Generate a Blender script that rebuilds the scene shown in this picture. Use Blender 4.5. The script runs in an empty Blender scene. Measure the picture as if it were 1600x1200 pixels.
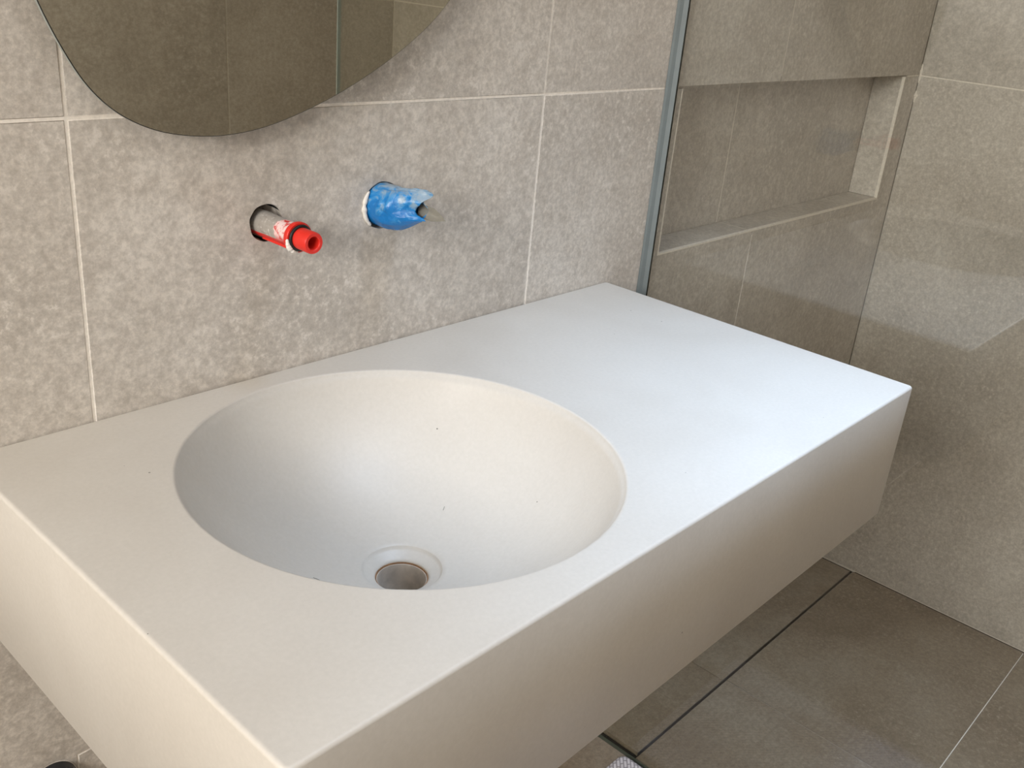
import bpy, bmesh, math, random
from mathutils import Vector, Matrix, noise
random.seed(7)
sc = bpy.context.scene
C = sc.collection
T = 0.9097                      # height of the vanity top above the floor

# ------------------------------------------------------------------ camera, light, exposure
cam_data = bpy.data.cameras.new('camera'); cam = bpy.data.objects.new('camera', cam_data); C.objects.link(cam)
yaw, pit, rol = -0.8577, -0.4114, 0.0934
cy_, sy_, cp_, sp_ = math.cos(yaw), math.sin(yaw), math.cos(pit), math.sin(pit)
fw = Vector((-sy_*cp_, cy_*cp_, sp_)); r0 = Vector((cy_, sy_, 0)); u0 = r0.cross(fw)
rt = math.cos(rol)*r0 + math.sin(rol)*u0; up = -math.sin(rol)*r0 + math.cos(rol)*u0
m = Matrix((rt, up, -fw)).transposed().to_4x4(); m.translation = Vector((-1.138, -0.8189, 0.4279+T))
cam.matrix_world = m
cam_data.sensor_width = 36; cam_data.lens = 1514.46/1600*36; cam_data.clip_start = 0.02
sc.camera = cam

sc.view_settings.view_transform = 'Standard'; sc.view_settings.look = 'None'
sc.view_settings.exposure = -0.03; sc.view_settings.gamma = 1.0; sc.view_settings.use_curve_mapping = False

w = bpy.data.worlds.new('world'); sc.world = w; w.use_nodes = True
w.node_tree.nodes['Background'].inputs[0].default_value = (0.75, 0.85, 1, 1)
w.node_tree.nodes['Background'].inputs[1].default_value = 0.6

def area(name, loc, aim, sx, sy, power, col, spread=180):
    l = bpy.data.lights.new(name, 'AREA'); l.shape = 'RECTANGLE'; l.size = sx; l.size_y = sy
    l.energy = power; l.color = col; l.spread = math.radians(spread)
    o = bpy.data.objects.new(name, l); C.objects.link(o); o.location = loc
    o.rotation_euler = (Vector(aim)-Vector(loc)).to_track_quat('-Z', 'Y').to_euler()
    return o
# warm daylight through the high window in the left wall, cool daylight down the skylight shaft, added neutral fill under the ceiling
area('left_window_light', (-2.60, -0.75, 1.73), (-0.9, -0.62, 0.90), 0.95, 0.70, 43, (1.0, 0.955, 0.90))
area('skylight', (-0.14, -0.64, 2.49), (-0.14, -0.64, 0), 0.60, 0.22, 5.2, (0.52, 0.71, 1.0), 56)
area('ceiling_fill', (-0.70, -1.25, 2.46), (-0.70, -1.25, 0), 0.30, 0.30, 2.3, (0.90, 0.93, 1.0))

# ------------------------------------------------------------------ materials
def srgb(r, g, b):
    f = lambda c: ((c/255+0.055)/1.055)**2.4 if c > 10 else c/255/12.92
    return (f(r), f(g), f(b), 1)
def newmat(name):
    m = bpy.data.materials.new(name); m.use_nodes = True
    nt = m.node_tree; b = nt.nodes['Principled BSDF']; return m, nt, b
def N(nt, t, **k):
    n = nt.nodes.new(t)
    for a, v in k.items():
        if a.startswith('i_'): n.inputs[a[2:].replace('_', ' ')].default_value = v
        else: setattr(n, a, v)
    return n
def ramp(nt, src, stops):
    r = nt.nodes.new('ShaderNodeValToRGB'); e = r.color_ramp.elements
    while len(e) < len(stops): e.new(0.5)
    for k, (p, c) in enumerate(stops): e[k].position = p; e[k].color = c
    nt.links.new(src, r.inputs[0]); return r
def mixc(nt, fac, a, b, mode='MIX'):
    x = nt.nodes.new('ShaderNodeMix'); x.data_type = 'RGBA'; x.blend_type = mode
    for s, v in ((x.inputs[0], fac), (x.inputs[6], a), (x.inputs[7], b)):
        if hasattr(v, 'is_linked') or hasattr(v, 'links'): nt.links.new(v, s)
        else: s.default_value = v
    return x.outputs[2]
def coords(nt, stretch=(1, 1, 1)):
    tc = N(nt, 'ShaderNodeTexCoord'); oi = N(nt, 'ShaderNodeObjectInfo')
    mu = N(nt, 'ShaderNodeVectorMath', operation='SCALE'); mu.inputs[0].default_value = (37.1, 51.7, 23.3)
    nt.links.new(oi.outputs['Random'], mu.inputs['Scale'])
    ad = N(nt, 'ShaderNodeVectorMath', operation='ADD')
    nt.links.new(tc.outputs['Object'], ad.inputs[0]); nt.links.new(mu.outputs[0], ad.inputs[1])
    mp = N(nt, 'ShaderNodeMapping'); mp.inputs['Scale'].default_value = stretch
    nt.links.new(ad.outputs[0], mp.inputs[0]); return mp.outputs[0], oi.outputs['Random']
def nz(nt, v, scale, detail=4, rough=.55, dist=0.):
    n = N(nt, 'ShaderNodeTexNoise'); n.inputs['Scale'].default_value = scale; n.inputs['Detail'].default_value = detail
    n.inputs['Roughness'].default_value = rough; n.inputs['Distortion'].default_value = dist
    nt.links.new(v, n.inputs['Vector']); return n.outputs['Fac']

def tile_mat(name, dark, mid, light, rough=.42):
    """grey beige porcelain that imitates weathered concrete"""
    m, nt, b = newmat(name); v, rnd = coords(nt)
    big = nz(nt, v, 3.4, 4, .6, .3); med = nz(nt, v, 22, 8, .76); fine = nz(nt, v, 105, 6, .74); grain = nz(nt, v, 260, 3, .7)
    base = ramp(nt, big, [(0.32, dark), (0.52, mid), (0.72, light)]).outputs[0]
    c2 = ramp(nt, med, [(0.36, (0.92, 0.91, 0.90, 1)), (0.50, (1, 1, 1, 1)), (0.62, (1.05, 1.055, 1.06, 1))]).outputs[0]
    c = mixc(nt, 1.0, base, c2, 'MULTIPLY')
    c3 = ramp(nt, fine, [(0.38, (0.87, 0.86, 0.85, 1)), (0.5, (1, 1, 1, 1)), (0.60, (1.12, 1.12, 1.115, 1))]).outputs[0]
    c = mixc(nt, 1.0, c, c3, 'MULTIPLY')
    c4 = ramp(nt, grain, [(0.38, (0.93, 0.93, 0.92, 1)), (0.5, (1, 1, 1, 1)), (0.62, (1.09, 1.09, 1.08, 1))]).outputs[0]
    c = mixc(nt, 1.0, c, c4, 'MULTIPLY')
    fl = ramp(nt, fine, [(0.56, (0, 0, 0, 1)), (0.65, (1, 1, 1, 1))]).outputs[0]          # pale flecks in clusters
    patch = ramp(nt, nz(nt, v, 6.5, 6, .7), [(0.46, (0.12, .12, .12, 1)), (0.56, (1, 1, 1, 1))]).outputs[0]
    f2 = mixc(nt, 1.0, fl, patch, 'MULTIPLY')
    c = mixc(nt, f2, c, tuple(min(1, x*1.12) for x in light[:3])+(1,))
    nt.links.new(c, b.inputs['Base Color'])
    rr = N(nt, 'ShaderNodeMapRange'); rr.inputs['To Min'].default_value = rough-.07; rr.inputs['To Max'].default_value = rough+.16
    nt.links.new(med, rr.inputs['Value']); nt.links.new(rr.outputs[0], b.inputs['Roughness'])
    bp = N(nt, 'ShaderNodeBump'); bp.inputs['Strength'].default_value = .28; bp.inputs['Distance'].default_value = .0012
    nt.links.new(fine, bp.inputs['Height']); nt.links.new(bp.outputs[0], b.inputs['Normal'])
    return m
M = {}
M['tile'] = tile_mat('concrete_look_tile', srgb(187, 180, 171), srgb(200, 193, 184), srgb(211, 205, 197))
M['floor_tile'] = tile_mat('concrete_look_floor_tile', srgb(128, 112, 92), srgb(142, 127, 107), srgb(154, 142, 124), .5)
def plain(name, col, rough=.5, metal=0, bump=0, var=0, scale=60):
    m, nt, b = newmat(name); b.inputs['Roughness'].default_value = rough; b.inputs['Metallic'].default_value = metal
    v, _ = coords(nt); n = nz(nt, v, scale, 6, .6)
    lo = tuple(x*(1-var) for x in col[:3])+(1,); hi = tuple(min(1, x*(1+var)) for x in col[:3])+(1,)
    nt.links.new(ramp(nt, n, [(.35, lo), (.65, hi)]).outputs[0], b.inputs['Base Color'])
    if bump:
        bp = N(nt, 'ShaderNodeBump'); bp.inputs['Strength'].default_value = bump; bp.inputs['Distance'].default_value = .001
        nt.links.new(n, bp.inputs['Height']); nt.links.new(bp.outputs[0], b.inputs['Normal'])
    return m
M['grout'] = plain('pale_grout', srgb(240, 233, 222), .9, var=.08, bump=.3, scale=200)
M['dark_gap'] = plain('dark_gap', srgb(62, 54, 44), .95, var=.3, scale=120)
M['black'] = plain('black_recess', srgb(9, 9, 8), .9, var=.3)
M['black_plastic'] = plain('black_plastic', srgb(44, 46, 50), .35, var=.2)
M['plaster'] = plain('white_plaster', srgb(232, 228, 220), .9, var=.05, bump=.6, scale=260)
M['paint'] = plain('ceiling_paint', srgb(232, 230, 226), .9, var=.01)
M['red'] = plain('red_plastic', srgb(222, 46, 34), .38, var=.06, scale=40)
M['rubber'] = plain('black_rubber', srgb(14, 14, 14), .5)
M['steel'] = plain('brushed_steel', srgb(176, 174, 166), .35, .9, var=.08)
M['rust'] = plain('rusty_pipe_rim', srgb(138, 104, 72), .7, var=.35, scale=160)
M['silicone'] = plain('blue_grey_silicone', srgb(120, 129, 130), .5, var=.05, scale=30)
M['silicone_dark'] = plain('green_grey_silicone', srgb(60, 64, 50), .4, var=.1, scale=30)
M['glass_edge'] = plain('green_glass_edge', srgb(176, 186, 180), .3, var=.03)
M['mirror_edge'] = plain('polished_mirror_edge', srgb(150, 156, 150), .3, .0, var=.03)
M['lint'] = plain('dark_lint', srgb(110, 106, 100), .9)

def concrete():
    m, nt, b = newmat('cream_cast_concrete'); v, _ = coords(nt)
    big = nz(nt, v, 4.5, 5, .55, .5); fine = nz(nt, v, 240, 3, .6)
    c = ramp(nt, big, [(.3, srgb(199, 193, 183)), (.7, srgb(208, 203, 194))]).outputs[0]
    f = ramp(nt, fine, [(.3, (.965, .965, .96, 1)), (.7, (1.02, 1.02, 1.02, 1))]).outputs[0]
    c = mixc(nt, 1.0, c, f, 'MULTIPLY')
    vo = N(nt, 'ShaderNodeTexVoronoi'); vo.inputs['Scale'].default_value = 95; nt.links.new(v, vo.inputs['Vector'])
    d = N(nt, 'ShaderNodeMath', operation='LESS_THAN'); d.inputs[1].default_value = .085; nt.links.new(vo.outputs['Distance'], d.inputs[0])
    sel = N(nt, 'ShaderNodeSeparateColor'); nt.links.new(vo.outputs['Color'], sel.inputs[0])
    d2 = N(nt, 'ShaderNodeMath', operation='LESS_THAN'); d2.inputs[1].default_value = .02; nt.links.new(sel.outputs[0], d2.inputs[0])
    mu = N(nt, 'ShaderNodeMath', operation='MULTIPLY'); nt.links.new(d.outputs[0], mu.inputs[0]); nt.links.new(d2.outputs[0], mu.inputs[1])
    c = mixc(nt, mu.outputs[0], c, srgb(120, 116, 108))
    nt.links.new(c, b.inputs['Base Color'])
    b.inputs['Roughness'].default_value = .46
    bp = N(nt, 'ShaderNodeBump'); bp.inputs['Strength'].default_value = .12; bp.inputs['Distance'].default_value = .0006
    nt.links.new(fine, bp.inputs['Height']); nt.links.new(bp.outputs[0], b.inputs['Normal'])
    return m
M['concrete'] = concrete()

def smeared():          # red plastic with plaster: grey film near the wall, white smears towards the end
    m, nt, b = newmat('plaster_smeared_red_plastic')
    tc = N(nt, 'ShaderNodeTexCoord'); v = tc.outputs['Object']
    sep = N(nt, 'ShaderNodeSeparateXYZ'); nt.links.new(v, sep.inputs[0])
    n = nz(nt, v, 150, 6, .65, .6); n2 = nz(nt, v, 60, 4, .6)
    white = ramp(nt, n, [(.38, (0, 0, 0, 1)), (.52, (1, 1, 1, 1))]).outputs[0]
    # only the upper half of the pipe carries the smears
    z = N(nt, 'ShaderNodeMapRange'); z.inputs['From Min'].default_value = -.008; z.inputs['From Max'].default_value = -.001
    nt.links.new(sep.outputs[2], z.inputs['Value'])
    wm = N(nt, 'ShaderNodeMath', operation='MULTIPLY'); nt.links.new(white, wm.inputs[0]); nt.links.new(z.outputs[0], wm.inputs[1])
    c = mixc(nt, wm.outputs[0], srgb(206, 44, 38), srgb(236, 208, 204))
    # grey film: y > -0.024 (object origin on the wall, -y outwards), ragged edge
    a = N(nt, 'ShaderNodeMath', operation='MULTIPLY_ADD'); a.inputs[1].default_value = .030; nt.links.new(n2, a.inputs[0]); nt.links.new(sep.outputs[1], a.inputs[2])
    g = N(nt, 'ShaderNodeMapRange'); g.inputs['From Min'].default_value = -.0185; g.inputs['From Max'].default_value = -.0170
    nt.links.new(a.outputs[0], g.inputs['Value'])
    zz = N(nt, 'ShaderNodeMath', operation='GREATER_THAN'); zz.inputs[1].default_value = -.0068; nt.links.new(sep.outputs[2], zz.inputs[0])
    gm = N(nt, 'ShaderNodeMath', operation='MULTIPLY'); nt.links.new(g.outputs[0], gm.inputs[0]); nt.links.new(zz.outputs[0], gm.inputs[1])
    n4 = nz(nt, v, 260, 5, .7)
    fc = ramp(nt, n4, [(.30, srgb(96, 70, 62)), (.38, srgb(156, 150, 142)), (.60, srgb(166, 160, 152)), (.68, srgb(222, 218, 212))]).outputs[0]
    c = mixc(nt, gm.outputs[0], c, fc)
    nt.links.new(c, b.inputs['Base Color']); b.inputs['Roughness'].default_value = .45
    bp = N(nt, 'ShaderNodeBump'); bp.inputs['Strength'].default_value = .5; bp.inputs['Distance'].default_value = .0008
    nt.links.new(n, bp.inputs['Height']); nt.links.new(bp.outputs[0], b.inputs['Normal'])
    return m
M['smeared'] = smeared()

def film():
    m, nt, b = newmat('blue_plastic_film')
    tc = N(nt, 'ShaderNodeTexCoord'); v = tc.outputs['Object']
    n = nz(nt, v, 45, 5, .6, 1.5); sep = N(nt, 'ShaderNodeSeparateXYZ'); nt.links.new(v, sep.inputs[0])
    a = N(nt, 'ShaderNodeMath', operation='MULTIPLY_ADD'); a.inputs[1].default_value = 9.0; nt.links.new(sep.outputs[2], a.inputs[0]); nt.links.new(n, a.inputs[2])
    c = ramp(nt, a.outputs[0], [(.50, srgb(10, 116, 190)), (.58, srgb(50, 140, 204)), (.68, srgb(132, 164, 190)), (.80, srgb(150, 172, 190))]).outputs[0]
    nt.links.new(c, b.inputs['Base Color']); b.inputs['Roughness'].default_value = .25
    n3 = nz(nt, v, 130, 4, .6, 2); bp = N(nt, 'ShaderNodeBump'); bp.inputs['Strength'].default_value = .5; bp.inputs['Distance'].default_value = .0015
    nt.links.new(n3, bp.inputs['Height']); nt.links.new(bp.outputs[0], b.inputs['Normal'])
    return m
M['film'] = film()

def clear_film():
    m, nt, b = newmat('clear_plastic_film'); out = nt.nodes['Material Output']
    tr = N(nt, 'ShaderNodeBsdfTransparent'); tr.inputs[0].default_value = (.80, .79, .75, 1)
    b.inputs['Base Color'].default_value = srgb(170, 168, 158); b.inputs['Roughness'].default_value = .25
    mx = N(nt, 'ShaderNodeMixShader'); mx.inputs[0].default_value = .35
    nt.links.new(tr.outputs[0], mx.inputs[1]); nt.links.new(b.outputs[0], mx.inputs[2]); nt.links.new(mx.outputs[0], out.inputs[0]); return m
M['clear_film'] = clear_film()

def glass():            # flat clear pane: fresnel reflection over a slightly green transparent body
    m, nt, b = newmat('clear_glass'); out = nt.nodes['Material Output']; nt.nodes.remove(b)
    g = N(nt, 'ShaderNodeNewGeometry')
    ior = N(nt, 'ShaderNodeMapRange'); ior.inputs['To Min'].default_value = 1.5; ior.inputs['To Max'].default_value = 1/1.5
    nt.links.new(g.outputs['Backfacing'], ior.inputs['Value'])
    fr = N(nt, 'ShaderNodeFresnel'); nt.links.new(ior.outputs[0], fr.inputs['IOR'])
    tr = N(nt, 'ShaderNodeBsdfTransparent'); tr.inputs[0].default_value = (.965, .975, .965, 1)
    gl = N(nt, 'ShaderNodeBsdfGlossy'); gl.inputs['Roughness'].default_value = .0; gl.inputs['Color'].default_value = (1, 1, 1, 1)
    mx = N(nt, 'ShaderNodeMixShader'); nt.links.new(fr.outputs[0], mx.inputs[0])
    nt.links.new(tr.outputs[0], mx.inputs[1]); nt.links.new(gl.outputs[0], mx.inputs[2]); nt.links.new(mx.outputs[0], out.inputs[0]); return m
M['glass'] = glass()
m_, nt_, b_ = newmat('tinted_mirror'); b_.inputs['Base Color'].default_value = (.56, .54, .455, 1)
b_.inputs['Metallic'].default_value = 1; b_.inputs['Roughness'].default_value = .015; M['mirror'] = m_

def towel_mat():
    m, nt, b = newmat('grey_white_woven_cotton'); tc = N(nt, 'ShaderNodeTexCoord')
    mp = N(nt, 'ShaderNodeMapping'); mp.inputs['Rotation'].default_value = (0, 0, math.radians(-41)); nt.links.new(tc.outputs['Object'], mp.inputs[0])
    br = N(nt, 'ShaderNodeTexBrick'); br.inputs['Scale'].default_value = 1; br.inputs['Brick Width'].default_value = .016; br.inputs['Row Height'].default_value = .0065
    br.inputs['Mortar Size'].default_value = .0016; br.inputs['Mortar Smooth'].default_value = .7
    br.inputs['Color1'].default_value = srgb(226, 220, 220); br.inputs['Color2'].default_value = srgb(210, 203, 204); br.inputs['Mortar'].default_value = srgb(150, 142, 143)
    nt.links.new(mp.outputs[0], br.inputs['Vector']); nt.links.new(br.outputs['Color'], b.inputs['Base Color']); b.inputs['Roughness'].default_value = .95
    return m
M['towel'] = towel_mat()

# ------------------------------------------------------------------ helpers
def link_mesh(name, me, mat, parent=None, loc=None, smooth=False):
    if mat: me.materials.clear(); me.materials.append(mat)
    o = bpy.data.objects.new(name, me); C.objects.link(o)
    if loc is not None: o.location = loc
    if parent:
        o.parent = parent
        if parent.get('kind') == 'structure': o.location = o.location-parent.location     # pieces of walls are given in room coordinates
    if smooth:
        for p in me.polygons: p.use_smooth = True
    return o
def obj(name, bm, mat, parent=None, loc=None, smooth=False, sharp=None):
    me = bpy.data.meshes.new(name); bmesh.ops.recalc_face_normals(bm, faces=bm.faces[:])
    bm.to_mesh(me); bm.free()
    o = link_mesh(name, me, mat, parent, loc, smooth)
    if smooth and sharp: me.set_sharp_from_angle(angle=math.radians(sharp))
    return o
def box(bm, x0, x1, y0, y1, z0, z1, bev=0):
    v = [bm.verts.new((x, y, z)) for x in (x0, x1) for y in (y0, y1) for z in (z0, z1)]
    fs = [bm.faces.new([v[i] for i in q]) for q in ((0,1,3,2),(4,6,7,5),(0,4,5,1),(2,3,7,6),(0,2,6,4),(1,5,7,3))]
    if bev:
        es = list({e for f in fs for e in f.edges}); bmesh.ops.bevel(bm, geom=es, offset=bev, segments=2, profile=.5, affect='EDGES')
    return fs
def boxobj(name, mat, parent, x0, x1, y0, y1, z0, z1, bev=0):
    bm = bmesh.new(); c = ((x0+x1)/2, (y0+y1)/2, (z0+z1)/2)
    box(bm, x0-c[0], x1-c[0], y0-c[1], y1-c[1], z0-c[2], z1-c[2], bev)
    return obj(name, bm, mat, parent, c)
AX = {'back': Matrix(((1,0,0),(0,0,-1),(0,1,0))), 'side': Matrix(((0,0,1),(1,0,0),(0,1,0))), 'floor': Matrix.Identity(3)}
def plate_mesh(outer, holes, t, orient, bev=.0006):
    """flat plate with holes; outline given relative to its centre"""
    cu = bpy.data.curves.new('plate', 'CURVE'); cu.dimensions = '2D'; cu.fill_mode = 'BOTH'
    cu.extrude = t/2-bev; cu.bevel_depth = bev; cu.bevel_resolution = 0; cu.offset = -bev
    for pts in [outer]+holes:
        s = cu.splines.new('POLY'); s.points.add(len(pts)-1); s.use_cyclic_u = True
        for p, q in zip(s.points, pts): p.co = (q[0], q[1], 0, 1)
    o = bpy.data.objects.new('plate', cu); C.objects.link(o)
    dg = bpy.context.evaluated_depsgraph_get(); dg.update()
    me = bpy.data.meshes.new_from_object(o.evaluated_get(dg))
    bpy.data.objects.remove(o); bpy.data.curves.remove(cu)
    me.transform(AX[orient].to_4x4()); return me
def plate(name, outer, holes, t, orient, depth, mat, parent, bev=.0006):
    """depth: coordinate of the plate's middle along the normal"""
    xs = [p[0] for p in outer]; ys = [p[1] for p in outer]; c = ((min(xs)+max(xs))/2, (min(ys)+max(ys))/2)
    rel = lambda L: [(p[0]-c[0], p[1]-c[1]) for p in L]
    me = plate_mesh(rel(outer), [rel(h) for h in holes], t, orient, bev)
    loc = {'back': (c[0], depth, c[1]), 'side': (depth, c[0], c[1]), 'floor': (c[0], c[1], depth)}[orient]
    return link_mesh(name, me, mat, parent, loc)
def rect(x0, x1, y0, y1): return [(x0,y0),(x1,y0),(x1,y1),(x0,y1)]
def circ(x, y, r, n=48, wob=0, seed=0):
    out = []
    for k in range(n):
        a = 2*math.pi*k/n; rr = r*(1+wob*noise.noise(Vector((math.cos(a)*2, math.sin(a)*2, seed))))
        out.append((x+rr*math.cos(a), y+rr*math.sin(a)))
    return out
def tag(o, label=None, cat=None, group=None, kind=None):
    if label: o['label'] = label
    if cat: o['category'] = cat
    if group: o['group'] = group
    if kind: o['kind'] = kind
    return o
def empty(name, loc):
    o = bpy.data.objects.new(name, None); C.objects.link(o); o.location = loc; o.empty_display_size = .05; return o
def lathe(bm, prof, n=48, axis='z', wob=None):
    """prof: list of (r, h); revolves round the axis; closed if first == last"""
    rings = []
    for i, (r, h) in enumerate(prof):
        ring = []
        for k in range(n):
            a = 2*math.pi*k/n; x, y = r*math.cos(a), r*math.sin(a)
            ring.append(bm.verts.new((x, y, h) if axis == 'z' else (x, -h, y)))
        rings.append(ring)
    for A, B in zip(rings, rings[1:]):
        for k in range(n): bm.faces.new((A[k], A[(k+1) % n], B[(k+1) % n], B[k]))
    return rings
def tube_closed(bm, prof, n=48, axis='z'):
    R = lathe(bm, prof, n, axis)
    A, B = R[-1], R[0]
    for k in range(n): bm.faces.new((A[k], A[(k+1) % n], B[(k+1) % n], B[k]))

# ------------------------------------------------------------------ setting: shell
W, G = 1.0318, 0.0970            # shower end wall, glass plane (left face)
XL, YF, ZC = -2.62, -1.75, 2.50
g = .0015                       # half a joint
RX, RZ = (-.5905, .1645), (-.4395, .1655)       # centres of the two pipe holes (x, z above the top)
hole_r = circ(RX[0], RX[1]+T, .0190, 48, .05, 1.3); hole_b = circ(RZ[0], RZ[1]+T, .0262, 48, .04, 4.1)
nx0, nx1, nz0, nz1, nd = .1303, .9562, .0225+T, .2768+T, .066
TT = .009
wb_me = plate_mesh([(p[0], p[1]) for p in rect(XL, W+.10, -.02, ZC)],
                   [hole_r, hole_b, rect(nx0-TT-.001, nx1+TT+.001, nz0-TT-.001, nz1+TT+.001)], .12, 'back', 0.0001)
wall_back = link_mesh('wall_back', wb_me, M['grout'], None, (0, .0609, 0)); tag(wall_back, kind='structure')
wall_right = plate('wall_right', rect(YF-.1, .0, -.02, ZC), [], .10, 'side', W+.0509, M['grout'], None, .0001); tag(wall_right, kind='structure')
# joints of the tile courses
cols = [-2.5841, -1.9832, -1.3824, -.7817, -.1808, .4259, W]
rows = [0.0, .2768+T, .2768+T+1.2, ZC]
for i in range(len(cols)-1):
    for j in range(3):
        x0, x1, z0, z1 = cols[i]+g, cols[i+1]-g, rows[j]+g, rows[j+1]-g
        if i == 5: x1 = W-.0028
        if j == 0 and i == 4:      # left of and below the niche
            o = [(x0,z0),(x1,z0),(x1,nz0-.0012),(nx0-.0012,nz0-.0012),(nx0-.0012,z1),(x0,z1)]; H = []
        elif j == 0 and i == 5:
            o = [(x0,z0),(x1,z0),(x1,z1),(nx1+.0012,z1),(nx1+.0012,nz0-.0012),(x0,nz0-.0012)]; H = []
        elif j == 0 and i == 2:     # a piece is cut out of this tile beside the black waste pipe
            o = [(x0,z0),(-.8345,z0),(-.8345,-.3785+T),(x1,-.3785+T),(x1,z1),(x0,z1)]; H = [circ(-.862, -.399+T, .0262, 32)]
            plate('tile', rect(-.8332, x1, z0, -.3797+T), [], TT, 'back', TT/2, M['tile'], wall_back)
        else: o = rect(x0, x1, z0, z1); H = [hole_r, hole_b] if (i == 3 and j == 0) else []
        plate('tile', o, H, TT, 'back', TT/2+random.choice((0, .0001, .0002)), M['tile'], wall_back)
# niche lining: back (two tiles), sill (two), head (two), two cheeks
e = .0012
for a, b_ in ((nx0-TT, .410-g), (.410+g, nx1+TT)):
    boxobj('tile', M['tile'], wall_back, a, b_, nd, nd+TT, nz0-TT, nz1+TT, .0004)
for a, b_ in ((nx0+.0003, .418-g), (.418+g, nx1-.0003)):
    boxobj('tile', M['tile'], wall_back, a, b_, .0006, nd-.0008, nz0-TT, nz0, .0004)
    boxobj('tile', M['tile'], wall_back, a, b_, TT+.001, nd-.0008, nz1, nz1+TT, .0004)
boxobj('tile', M['tile'], wall_back, nx0-TT, nx0, .0006+TT, nd-.0008, nz0-TT, nz1, .0004)
boxobj('tile', M['tile'], wall_back, nx1, nx1+TT, .0006, nd-.0008, nz0+.0005, nz1, .0004)
boxobj('grout_line', M['grout'], wall_back, .4085, .4115, nd+.0006, nd+TT, nz0, nz1)
boxobj('grout_line', M['grout'], wall_back, .4166, .4194, .004, nd-.001, nz0-TT, nz0-.0003)
# pale grout along the mitred niche edges
for q in ((nx0-.0016, nx0+.0010, nz0, nz1-.002), (nx1-.0004, nx1+.0016, nz0, nz1-.002), (nx0-.0016, nx1+.0016, nz0-.0026, nz0+.0002)):
    boxobj('grout_bead', M['grout'], wall_back, q[0], q[1], -.0005, .006, q[2], q[3])
# backing behind the niche and the pipe holes (plain black, seen only in the holes)
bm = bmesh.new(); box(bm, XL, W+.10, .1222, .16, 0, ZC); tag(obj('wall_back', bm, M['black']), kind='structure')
ys = [0, -.6, -1.2, YF]
for i in range(3):
    for j in range(3):
        y1, y0 = ys[i]-(g if i else .0004), ys[i+1]+g
        plate('tile', rect(y0, y1, rows[j]+g+(.0015 if j == 0 else 0), rows[j+1]-g), [], TT, 'side', W+TT/2-.0090+.0090, M['tile'], wall_right)
# open joint in the corner with a few smears of grout
cz = boxobj('trim_1', M['dark_gap'], None, W-.0026, W-.0002, .0004, .008, 0.002, ZC-.002); tag(cz, kind='structure')
for z0, z1, dx in ((.262, .300, .0042), (.222, .246, .0046), (.232, .240, .0066), (-.62, -.60, .003)):
    bm = bmesh.new(); n = 9
    vs = []
    for k in range(n+1):
        z = z0+(z1-z0)*k/n; ww = dx*(.55+.45*math.sin(math.pi*k/n)+.25*noise.noise(Vector((k*.9, z0*31, 2))))
        vs.append([bm.verts.new((W-ww, -.0003, z+T)), bm.verts.new((W+.0002, -ww*.9, z+T)), bm.verts.new((W+.0002, .001, z+T))])
    for A, B in zip(vs, vs[1:]):
        for k in range(3): bm.faces.new((A[k], A[(k+1) % 3], B[(k+1) % 3], B[k]))
    bm.faces.new(vs[0]); bm.faces.new(vs[-1]); obj('grout_smear', bm, M['grout'], wall_back)

# floor: screed with tiles, the linear drain along the back wall of the shower
bm = bmesh.new(); fl0 = -.0015
box(bm, XL-.1, W+.1, YF-.1, -.1370, -.08, fl0); box(bm, XL-.1, G, -.1370, .05, -.08, fl0); box(bm, G, W+.1, -.137, .05, -.08, -.045)
floor = obj('floor', bm, M['grout']); tag(floor, kind='structure')
fx = [XL, -2.0, -1.4, -.8, -.1827, .4240, W-.0016]; fy = [YF, -1.1477, -.5477, -.1352, -.002]
for i in range(6):
    for j in range(4):
        x0, x1, y0, y1 = fx[i]+.0008, fx[i+1]-.0008, fy[j]+.001, fy[j+1]-.001
        if j == 3:
            if i == 5: continue
            if i == 4: x1 = G-.001
        if i == 5: x1 = W-.0012
        if j == 2 and i >= 4: y1 = -.1354
        plate('tile', rect(x0, x1, y0, y1), [], .008, 'floor', -.004, M['floor_tile'], floor, .0004)
t2 = boxobj('trim_2', M['dark_gap'], None, W-.0022, W+.0005, YF, -.140, -.004, .0008); tag(t2, kind='structure')

# unseen rest of the room: tiled opposite wall with the high window, left wall with the doorway, ceiling
wf = plate('wall_front', rect(XL-.1, W+.1, -.02, ZC), [], .10, 'back', YF-.0518, M['grout'], None, .0001); tag(wf, kind='structure')
for i in range(6):
    for j in range(3):
        x0, x1, z0, z1 = cols[i]+g, cols[i+1]-g, rows[j]+g, rows[j+1]-g
        plate('tile', rect(x0, x1, z0, z1), [], TT, 'back', YF-TT/2, M['tile'], wf)
wl = plate('wall_left', rect(YF-.1, .12, -.02, ZC), [rect(-1.24, -.26, 1.36, 2.10)], .10, 'side', XL-.05, M['paint'], None, .0001); tag(wl, kind='structure')
for i in range(3):
    for z0, z1 in ((0, rows[1]), (rows[1], 1.355)):
        plate('tile', rect(ys[i+1]+g, ys[i]-g, z0+g, z1-g), [], TT, 'side', XL+TT/2, M['tile'], wl)
bm = bmesh.new(); box(bm, XL-.1, W+.1, YF-.1, .16, ZC, ZC+.08); tag(obj('ceiling', bm, M['paint']), kind='structure')
def frame_obj(name, orient, x0, x1, z0, z1, ww, depth, t, mat):
    o = plate(name, rect(x0, x1, z0, z1), [rect(x0+ww, x1-ww, z0+ww, z1-ww)], t, orient, depth, mat, None, .001); tag(o, kind='structure'); return o
frame_obj('window_1', 'side', -1.238, -.262, 1.362, 2.098, .03, XL-.05, .05, M['paint'])

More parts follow.
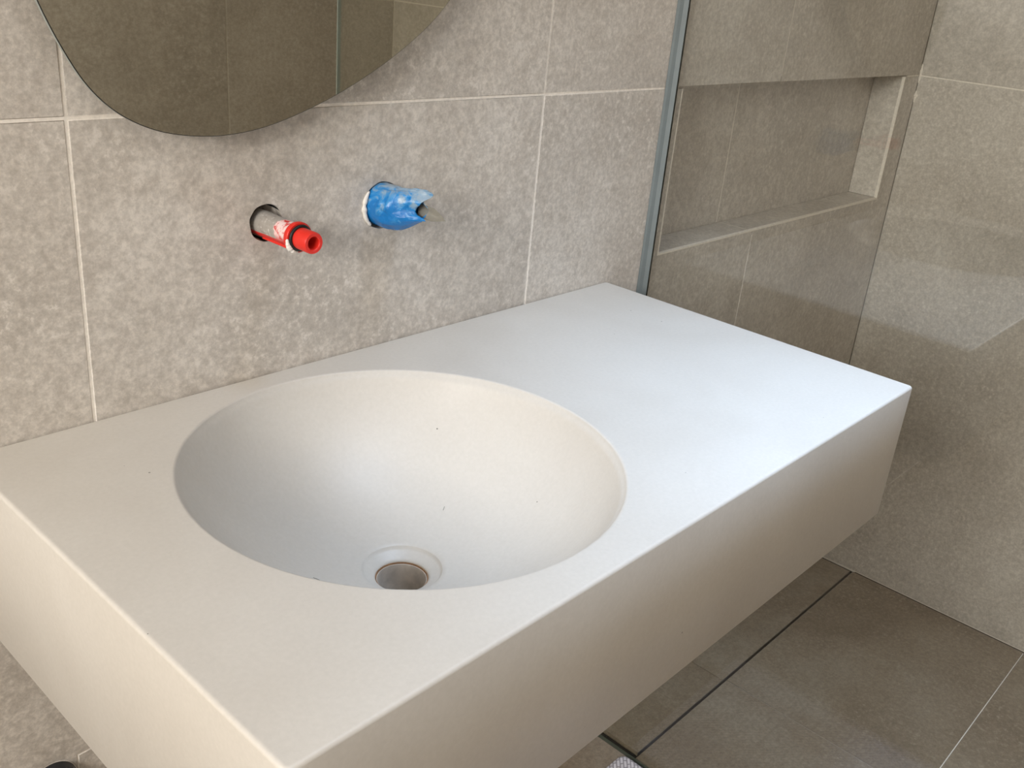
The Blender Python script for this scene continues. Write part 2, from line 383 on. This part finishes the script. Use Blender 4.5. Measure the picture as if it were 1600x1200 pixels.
# ------------------------------------------------------------------ cast concrete vanity with basin
bx, by, R, h, VW, VD = -.5992, -.2342, .2019, .178, .8998, .4725
van = empty('vanity_basin', (-VW/2, -VD/2, T-h))
tag(van, 'wall-hung cream concrete vanity slab with a round sunken basin on its left half', 'sink')
bm = bmesh.new(); rc = .0055; rb = .0032
X0, X1, Y0, Y1 = -VW, 0, -VD, -.0006
def outline():
    pts = []                    # (cx, cy, dirx, diry): point = core + dir*(rc-inset)
    cs = [(X1-rc, Y1-rc, 0), (X0+rc, Y1-rc, 90), (X0+rc, Y0+rc, 180), (X1-rc, Y0+rc, 270)]
    for q, (cx, cy, a0) in enumerate(cs):
        for k in range(5):
            a = math.radians(a0+k*22.5); pts.append((cx, cy, math.cos(a), math.sin(a)))
        nx, ny, _ = cs[(q+1) % 4]; a = math.radians(a0+90)
        for k in range(1, 40): t = k/40; pts.append((cx+(nx-cx)*t, cy+(ny-cy)*t, math.cos(a), math.sin(a)))
    return pts
ol = outline()
def rectloop(inset, z):
    return [bm.verts.new((c[0]+c[2]*(rc-inset), c[1]+c[3]*(rc-inset), z)) for c in ol]
angs = [math.atan2(c[1]+c[3]*rc-by, c[0]+c[2]*rc-bx) for c in ol]
def circloop(r, z): return [bm.verts.new((bx+r*math.cos(a), by+r*math.sin(a), z)) for a in angs]
loops = [circloop(.026, -h), rectloop(.0015, -h), rectloop(0, -h+.0015)]
for k in range(5):
    a = math.radians(90*k/4); loops.append(rectloop(rb*(1-math.cos(a)), -rb*(1-math.sin(a))))
loops += [rectloop(rb+.0010, 0), rectloop(rb+.0020, 0), circloop(R+.020, 0), circloop(R+.0050, 0), circloop(R+.0040, 0), circloop(R+.0030, 0), circloop(R+.0016, -.0004), circloop(R+.0005, -.0014), circloop(R, -.003)]
Rc, cz0 = math.hypot(R, .1000), .1000
NR = 40
a0, a1 = math.atan2(R, cz0), math.asin(.0395/Rc)
for k in range(1, NR+1):
    a = a0+(a1-a0)*k/NR
    loops.append(circloop(Rc*math.sin(a), cz0-Rc*math.cos(a)))
zb = cz0-Rc*math.cos(a1)
loops += [circloop(.0388, zb-.0008), circloop(.0378, zb-.0030), circloop(.0360, zb-.0042), circloop(.0290, zb-.0082), circloop(.0268, zb-.0094), circloop(.0260, zb-.0110)]
for A, B in zip(loops, loops[1:]+loops[:1]):
    n = len(A)
    for k in range(n): bm.faces.new((A[k], A[(k+1) % n], B[(k+1) % n], B[k]))
body = obj('concrete_slab', bm, M['concrete'], van, (VW/2, VD/2, h), smooth=True)
# waste pipe seen in the drain hole
bm = bmesh.new(); tube_closed(bm, [(.0257, -.1345), (.0257, -.235), (.0240, -.235), (.0236, -.150), (.0240, -.1345)], 64)
pm = plain('stained_grey_pipe', srgb(200, 190, 178), .4, .0, var=.18, scale=55)
wp = obj('waste_pipe', bm, pm, van, (bx+VW/2, by+VD/2, h), smooth=True, sharp=40)
wp['label'] = 'stained grey metal pipe in the drain hole'
bm = bmesh.new(); tube_closed(bm, [(.0262, zb-.0112), (.0262, zb-.0130), (.0246, zb-.0130), (.0250, zb-.0112)], 64)
obj('rust_rim', bm, M['rust'], wp)['label'] = 'rusty brown rim'
bm = bmesh.new()
for k in range(3):
    mt = Matrix.Rotation(math.radians(60*k), 4, 'Z'); f = box(bm, -.0236, .0236, -.0014, .0014, -.170, -.167)
    bmesh.ops.transform(bm, matrix=mt, verts=list({v for q in f for v in q.verts}))
lathe(bm, [(.0236, -.167), (.0236, -.171), (.0170, -.171), (.0170, -.167), (.0236, -.167)], 40)
obj('strainer', bm, M['steel'], wp)
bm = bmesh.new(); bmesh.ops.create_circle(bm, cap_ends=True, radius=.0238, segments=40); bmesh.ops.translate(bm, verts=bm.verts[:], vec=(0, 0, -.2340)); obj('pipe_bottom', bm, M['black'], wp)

# two bits of lint lying in the bowl
def on_bowl(x, y):
    r = math.hypot(x-bx, y-by); return Vector((x, y, cz0-math.sqrt(Rc*Rc-r*r)+T))
def lint(p, q, rad, label, sag=.001):
    bm = bmesh.new(); n = 8; rings = []
    for k in range(n+1):
        t = k/n; x = p[0]+(q[0]-p[0])*t; y = p[1]+(q[1]-p[1])*t+sag*math.sin(math.pi*t)
        c = on_bowl(x, y)+Vector((0, 0, rad*.8)); rings.append([bm.verts.new(c+Vector((rad*math.cos(a), 0, rad*math.sin(a)))) for a in (0, 2.1, 4.2)])
    for A, B in zip(rings, rings[1:]):
        for k in range(3): bm.faces.new((A[k], A[(k+1) % 3], B[(k+1) % 3], B[k]))
    bm.faces.new(rings[0]); bm.faces.new(rings[-1][::-1]); tag(obj('lint_fibre', bm, M['lint']), label, 'lint', 'bits of lint in the basin')
lint((-.688, -.2115), (-.6835, -.2175), .00030, 'tiny dark fibre on the left slope of the basin')
lint((-.514, -.2005), (-.5105, -.1985), .00040, 'tiny dark speck on the right slope of the basin', 0)

# ------------------------------------------------------------------ shower glass
gp = empty('shower_screen', (G+.004, -.415, 0)); tag(gp, 'frameless clear glass shower screen standing right of the vanity', 'glass screen')
def gbox(name, mat, x0, x1, y0, y1, z0, z1, lab=None):
    bm = bmesh.new(); L = gp.location; box(bm, x0-L[0], x1-L[0], y0-L[1], y1-L[1], z0-L[2], z1-L[2]); o = obj(name, bm, mat, gp)
    if lab: o['label'] = lab
gbox('glass_pane', M['glass'], G, G+.008, -.828, -.0012, .0012, 2.1)
gbox('polished_edge', M['glass_edge'], G, G+.008, -.830, -.8282, .0012, 2.1, 'pale green polished edge')
bm = bmesh.new(); L = gp.location
def prism(bm, sec, z0, z1, ax='z'):
    A = [bm.verts.new((p[0]-L[0], p[1]-L[1], z0)) if ax == 'z' else bm.verts.new((p[0]-L[0], z0-L[1], p[1])) for p in sec]
    B = [bm.verts.new((p[0]-L[0], p[1]-L[1], z1)) if ax == 'z' else bm.verts.new((p[0]-L[0], z1-L[1], p[1])) for p in sec]
    n = len(sec)
    for k in range(n): bm.faces.new((A[k], A[(k+1) % n], B[(k+1) % n], B[k]))
    bm.faces.new(A[::-1]); bm.faces.new(B)
prism(bm, [(G-.0130, -.0004), (G-.010, -.0030), (G-.004, -.0052), (G-.0003, -.011), (G-.0003, -.0004)], .005, 2.1)
obj('silicone_bead', bm, M['silicone'], gp)['label'] = 'blue grey silicone bead along the wall'
bm = bmesh.new(); prism(bm, [(G+.0083, -.0004), (G+.0083, -.008), (G+.0095, -.004), (G+.0115, -.0004)], .005, 2.1)
obj('silicone_bead', bm, M['silicone_dark'], gp)['label'] = 'thin greenish silicone bead on the shower side'
bm = bmesh.new(); prism(bm, [(G-.0050, .0004), (G-.0030, .0025), (G-.0003, .0045), (G-.0003, .0004)], -.828, -.012, 'y')
obj('silicone_bead', bm, M['silicone_dark'], gp)['label'] = 'dark greenish silicone bead along the floor'

# ------------------------------------------------------------------ linear drain
dr = empty('shower_drain', ((G+W)/2, -.07, 0)); tag(dr, 'long narrow tiled drain channel set in the shower floor along the wall', 'drain')
L = dr.location
def dbox(name, mat, x0, x1, y0, y1, z0, z1, bev=0):
    bm = bmesh.new(); box(bm, x0-L[0], x1-L[0], y0-L[1], y1-L[1], z0, z1, bev); return obj(name, bm, mat, dr)
dx0, dx1 = G+.0200, W-.0052
dbox('channel', M['black'], dx0-.003, W-.0010, -.1352, -.008, -.040, -.016)
dbox('channel_wall', M['black'], dx0-.003, W-.001, -.1354, -.1348, -.016, -.0012)
dbox('channel_wall', M['black'], W-.0020, W-.001, -.134, -.008, -.016, -.0012)
dbox('tile_insert', M['floor_tile'], dx0, .4165, -.1288, -.012, -.010, -.0002, .0004)
dbox('tile_insert', M['floor_tile'], .4180, dx1, -.1288, -.012, -.010, -.0002, .0004)
dbox('steel_edge', M['steel'], dx0, dx1, -.1298, -.1289, -.010, -.0006)

# ------------------------------------------------------------------ mirror
mr = empty('wall_mirror', (-.55, -.020, .58+T)); tag(mr, 'frameless pebble-shaped mirror hanging above the vanity', 'mirror')
L = mr.location
P = [(-.8065,.3693),(-.7921,.3359),(-.7739,.3032),(-.7516,.2821),(-.7187,.2655),(-.6828,.2592),(-.6442,.2576),(-.6030,.2627),(-.5441,.2815),(-.4971,.3015),
     (-.4479,.3269),(-.3967,.3606),(-.3754,.3832),(-.335,.430),(-.300,.490),(-.280,.565),(-.282,.645),(-.310,.725),(-.365,.795),(-.440,.845),(-.530,.868),(-.620,.860),
     (-.700,.820),(-.765,.755),(-.808,.670),(-.830,.580),(-.836,.490),(-.828,.425)]
def catmull(P, s=5):
    out = []; n = len(P)
    for i in range(n):
        a, b, c, d = (Vector(P[(i+k-1) % n]) for k in range(4))
        for k in range(s):
            t = k/s; out.append(.5*((2*b)+(c-a)*t+(2*a-5*b+4*c-d)*t*t+(-a+3*b-3*c+d)*t**3))
    return out
for _ in range(2):          # relax the traced points a little
    n = len(P); P = [tuple((Vector(P[i-1])+Vector(P[i])*6+Vector(P[(i+1) % n]))/8) for i in range(n)]
OUT = catmull(P, 6)
def slab(bm, pts, y0, y1, cham=0):
    c = Vector((-.55, .56)); rings = []
    lv = [(y0, cham), (y0+cham, 0), (y1-cham, 0), (y1, cham)] if cham else [(y0, 0), (y1, 0)]
    for y, ins in lv:
        ring = []
        for i, p in enumerate(pts):
            t = (pts[(i+1) % len(pts)]-pts[i-1]).normalized(); nrm = Vector((-t.y, t.x))
            if nrm.dot(c-p) < 0: nrm = -nrm
            q = p+nrm*ins; ring.append(bm.verts.new((q.x-L[0], y-L[1], q.y+T-L[2])))
        rings.append(ring)
    n = len(pts)
    for A, B in zip(rings, rings[1:]):
        for k in range(n): bm.faces.new((A[k], A[(k+1) % n], B[(k+1) % n], B[k]))
    f = bm.faces.new(rings[0]); bm.faces.new(rings[-1][::-1]); return f
bm = bmesh.new(); slab(bm, OUT, -.0250, -.0202, .0007); bmesh.ops.recalc_face_normals(bm, faces=bm.faces[:])
me = bpy.data.meshes.new('mirror_glass'); bm.to_mesh(me); bm.free(); me.materials.append(M['mirror']); me.materials.append(M['mirror_edge']); me.materials.append(M['rubber'])
for p in me.polygons: p.material_index = 0 if abs(p.normal.y) > .9 else (2 if p.normal.y < -.3 else 1)
o = bpy.data.objects.new('mirror_glass', me); C.objects.link(o); o.parent = mr
bm = bmesh.new(); cc = Vector((-.55, .56)); slab(bm, [cc+(p-cc)*.82 for p in OUT], -.0200, -.0004); obj('backing_board', bm, M['black_plastic'], mr)

# ------------------------------------------------------------------ red test plug
rp = empty('red_pipe_plug', (RX[0], 0, RX[1]+T)); tag(rp, 'plaster-smeared red plastic pipe plug sticking out of the left hole in the tiled wall', 'pipe')
bm = bmesh.new(); dzp = -.0015
def shift(bm, dx, dz): bmesh.ops.translate(bm, verts=bm.verts[:], vec=(dx, 0, dz))
tube_closed(bm, [(.0132, -.045), (.0132, .004), (.0126, .012), (.0122, .050), (.0078, .050), (.0078, -.045)], 56, 'y'); shift(bm, .0, dzp)
obj('plug_body', bm, M['smeared'], rp, smooth=True, sharp=35)
bm = bmesh.new()
for a in (-62, 118, 180+60):
    f = box(bm, .0112, .0146, -.053, -.004, -.0012, .0012, .0005)
    bmesh.ops.rotate(bm, verts=list({v for v in bm.verts if v.tag is False}), cent=(0, 0, 0), matrix=Matrix.Rotation(0, 3, 'Y'))
    new = [v for v in bm.verts if not v.tag]
    bmesh.ops.rotate(bm, verts=new, cent=(0, 0, 0), matrix=Matrix.Rotation(math.radians(-a), 3, 'Y'))
    for v in bm.verts: v.tag = True
shift(bm, 0, dzp); obj('rib', bm, M['red'], rp)
bm = bmesh.new(); tube_closed(bm, [(.0120, .0490), (.0147, .0500), (.0152, .0515), (.0152, .0550), (.0146, .0560), (.0120, .0560)], 56, 'y'); shift(bm, 0, dzp)
fl = obj('flange', bm, M['red'], rp, smooth=True, sharp=35)
bm = bmesh.new(); tube_closed(bm, [(.0112+.0022*math.cos(a), .0575+.0017*math.sin(a)) for a in [k*math.pi/5 for k in range(10)]], 48, 'y'); shift(bm, 0, dzp)
obj('seal_ring', bm, M['rubber'], rp, smooth=True)['label'] = 'black rubber ring'
bm = bmesh.new(); tube_closed(bm, [(.0100, .054), (.0108, .060), (.0108, .0775), (.0100, .0790), (.0072, .0790), (.0064, .0782), (.0060, .060), (.0060, .054)], 48, 'y'); shift(bm, 0, dzp)
bmesh.ops.create_circle(bm, cap_ends=True, radius=.0062, segments=32, matrix=Matrix.Translation((0, -.060, dzp)) @ Matrix.Rotation(math.pi/2, 4, 'X'))
obj('nozzle', bm, M['red'], rp, smooth=True, sharp=35)
bm = bmesh.new()            # blob of white plaster on the flange
def arc_blob(bm, r, h0, a_0, a_1, th, seed, n=22, cx=0, cz=0):
    rings = []
    for k in range(n+1):
        t = k/n; a = math.radians(a_0+(a_1-a_0)*t); s = th*(.25+.75*math.sin(math.pi*t)**.5)*(1+.45*noise.noise(Vector((t*9, seed, 0))))
        c = Vector((cx+r*math.cos(a), -h0, cz+r*math.sin(a))); d = Vector((math.cos(a), 0, math.sin(a)))
        rings.append([bm.verts.new(c+d*s*math.cos(q)+Vector((0, -1, 0))*s*.9*math.sin(q)) for q in [j*math.pi/3 for j in range(6)]])
    for A, B in zip(rings, rings[1:]):
        for k in range(6): bm.faces.new((A[k], A[(k+1) % 6], B[(k+1) % 6], B[k]))
    bm.faces.new(rings[0][::-1]); bm.faces.new(rings[-1])
arc_blob(bm, .0142, .0555, 178, 262, .0030, 3., cz=dzp); obj('plaster_blob', bm, M['plaster'], rp, smooth=True)['label'] = 'white plaster blob'
# black sleeve in the hole
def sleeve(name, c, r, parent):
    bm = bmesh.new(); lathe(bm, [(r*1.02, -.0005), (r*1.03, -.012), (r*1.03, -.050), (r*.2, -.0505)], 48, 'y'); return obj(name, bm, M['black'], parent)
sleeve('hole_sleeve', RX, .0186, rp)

# ------------------------------------------------------------------ blue film covered pipe
bp = empty('blue_wrapped_pipe', (RZ[0], 0, RZ[1]+T)); tag(bp, 'pipe end wrapped in torn blue plastic film in the right hole in the tiled wall', 'pipe')
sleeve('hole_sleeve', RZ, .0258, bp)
bm = bmesh.new(); tube_closed(bm, [(.0190, -.045), (.0190, .014), (.0165, .014), (.0165, -.045)], 40, 'y'); obj('pipe_stub', bm, M['black_plastic'], bp)
bm = bmesh.new(); NA, NL = 96, 44; rings = []
def film_point(a, s):
    # a: angle (0 = +x right, 90 = up), s: 0..1 along the length
    ca, sa = math.cos(a), math.sin(a)
    A = math.degrees(a)
    end = .060-.007*math.exp(-((A-168)/13)**2)+.011*math.exp(-((A-112)/34)**2)+.009*math.exp(-((A-222)/26)**2)
    end += .0015*noise.noise(Vector((ca*5, sa*5, 1)))
    h = -.012+(end+.012)*s
    t = max(0, min(1, (h-.022)/.046)); t = t*t*(3-2*t)          # pinched flat towards the end
    r = .0236
    r *= 1-.07*math.exp(-((h-.026)/.0045)**2)*max(0, math.cos(a-math.radians(190)))   # tucked crease
    cr = noise.noise(Vector((ca*2.3, sa*2.3, h*50)))*.0018+abs(noise.noise(Vector((ca*3.1+5, sa*3.1, h*80))))*.0030-.001
    rr = r+cr*min(1, .25+max(0, h-.012)*60)
    x = rr*ca*(1-.90*t)+.006*t; z = rr*sa
    if sa < 0: z *= 1-.80*t
    else: z *= 1+.16*t
    x += .0035*t*math.sin(z*330)
    return Vector((x+.001, -h, z+.001))
for j in range(NL+1):
    rings.append([bm.verts.new(film_point(2*math.pi*k/NA, j/NL)) for k in range(NA)])
for A, B in zip(rings, rings[1:]):
    for k in range(NA): bm.faces.new((A[k], A[(k+1) % NA], B[(k+1) % NA], B[k]))
fo = obj('blue_film', bm, M['film'], bp, smooth=False)
so = fo.modifiers.new('thick', 'SOLIDIFY'); so.thickness = .0005; so.offset = -1
for p in fo.data.polygons: p.use_smooth = True
bm = bmesh.new()            # clear tatter of film behind the tear
pts = [(.010, .050, .012), (.014, .070, .010), (.019, .078, .002), (.021, .081, -.002), (.014, .066, -.005), (.006, .050, -.002)]
vs = [bm.verts.new((p[0], -p[1], p[2])) for p in pts]; c = bm.verts.new((.0135, -.066, .003))
for k in range(6): bm.faces.new((vs[k], vs[(k+1) % 6], c))
bmesh.ops.subdivide_edges(bm, edges=bm.edges[:], cuts=3)
for v in bm.verts: v.co += Vector((.0012, 0, 0))*noise.noise(v.co*160)
o = obj('clear_film_scrap', bm, M['clear_film'], bp); o['label'] = 'clear crumpled scrap of film'
so = o.modifiers.new('thick', 'SOLIDIFY'); so.thickness = .0003
bm = bmesh.new(); arc_blob(bm, .0262, .0006, 138, 232, .0030, 8., 30); 
obj('plaster_ring', bm, M['plaster'], bp, smooth=True)['label'] = 'white plaster on the left rim of the hole'

# ------------------------------------------------------------------ black waste pipe under the vanity, towel on the floor
wk = empty('black_waste_pipe', (-.862, 0, -.399+T)); tag(wk, 'short black plastic waste pipe end in the wall under the vanity', 'pipe')
bm = bmesh.new(); tube_closed(bm, [(.0248, -.050), (.0248, .008), (.0240, .010), (.0215, .010), (.0208, .008), (.0208, -.050)], 48, 'y')
obj('pipe_end', bm, M['black_plastic'], wk, smooth=True, sharp=40)
bm = bmesh.new(); lathe(bm, [(.0210, .004), (.012, .0045), (.0002, .0047)], 32, 'y'); obj('end_cap', bm, M['black_plastic'], wk, smooth=True)

bm = bmesh.new(); nxg, nyg = 96, 110; tx0, tx1, ty0, ty1 = -.30, .088, -.62, -.113; V = []
def tz(u, v, x, y):
    d = min(u*(tx1-tx0), (1-u)*(tx1-tx0), v*(ty1-ty0), (1-v)*(ty1-ty0)); ed = min(1, d/.010)
    p = x*math.cos(math.radians(41))+y*math.sin(math.radians(41)); q = -x*math.sin(math.radians(41))+y*math.cos(math.radians(41))
    return .0015+.0095*math.sqrt(max(0, 1-(1-ed)**2))+.0010*math.sin(q/.0065*2*math.pi)*ed+.0015*noise.noise(Vector((x*12, y*12, 0)))*ed
for i in range(nxg+1):
    row = []
    for j in range(nyg+1):
        u, v = i/nxg, j/nyg; x = tx0+(tx1-tx0)*u; y = ty0+(ty1-ty0)*v
        # rounded corner near the drain
        cxr, cyr, rr = tx1-.02, ty1-.02, .02
        if x > cxr and y > cyr:
            d = Vector((x-cxr, y-cyr)); mlen = max(abs(d.x), abs(d.y)); 
            if d.length > 0: d = d.normalized()*mlen; x, y = cxr+d.x, cyr+d.y
        row.append(bm.verts.new((x, y, tz(u, v, x, y))))
    V.append(row)
for i in range(nxg):
    for j in range(nyg): bm.faces.new((V[i][j], V[i+1][j], V[i+1][j+1], V[i][j+1]))
tw = obj('floor_towel', bm, M['towel'], smooth=True)
tag(tw, 'pale grey ribbed cotton towel lying on the floor beside the shower screen', 'towel')
so = tw.modifiers.new('thick', 'SOLIDIFY'); so.thickness = .0012; so.offset = -1
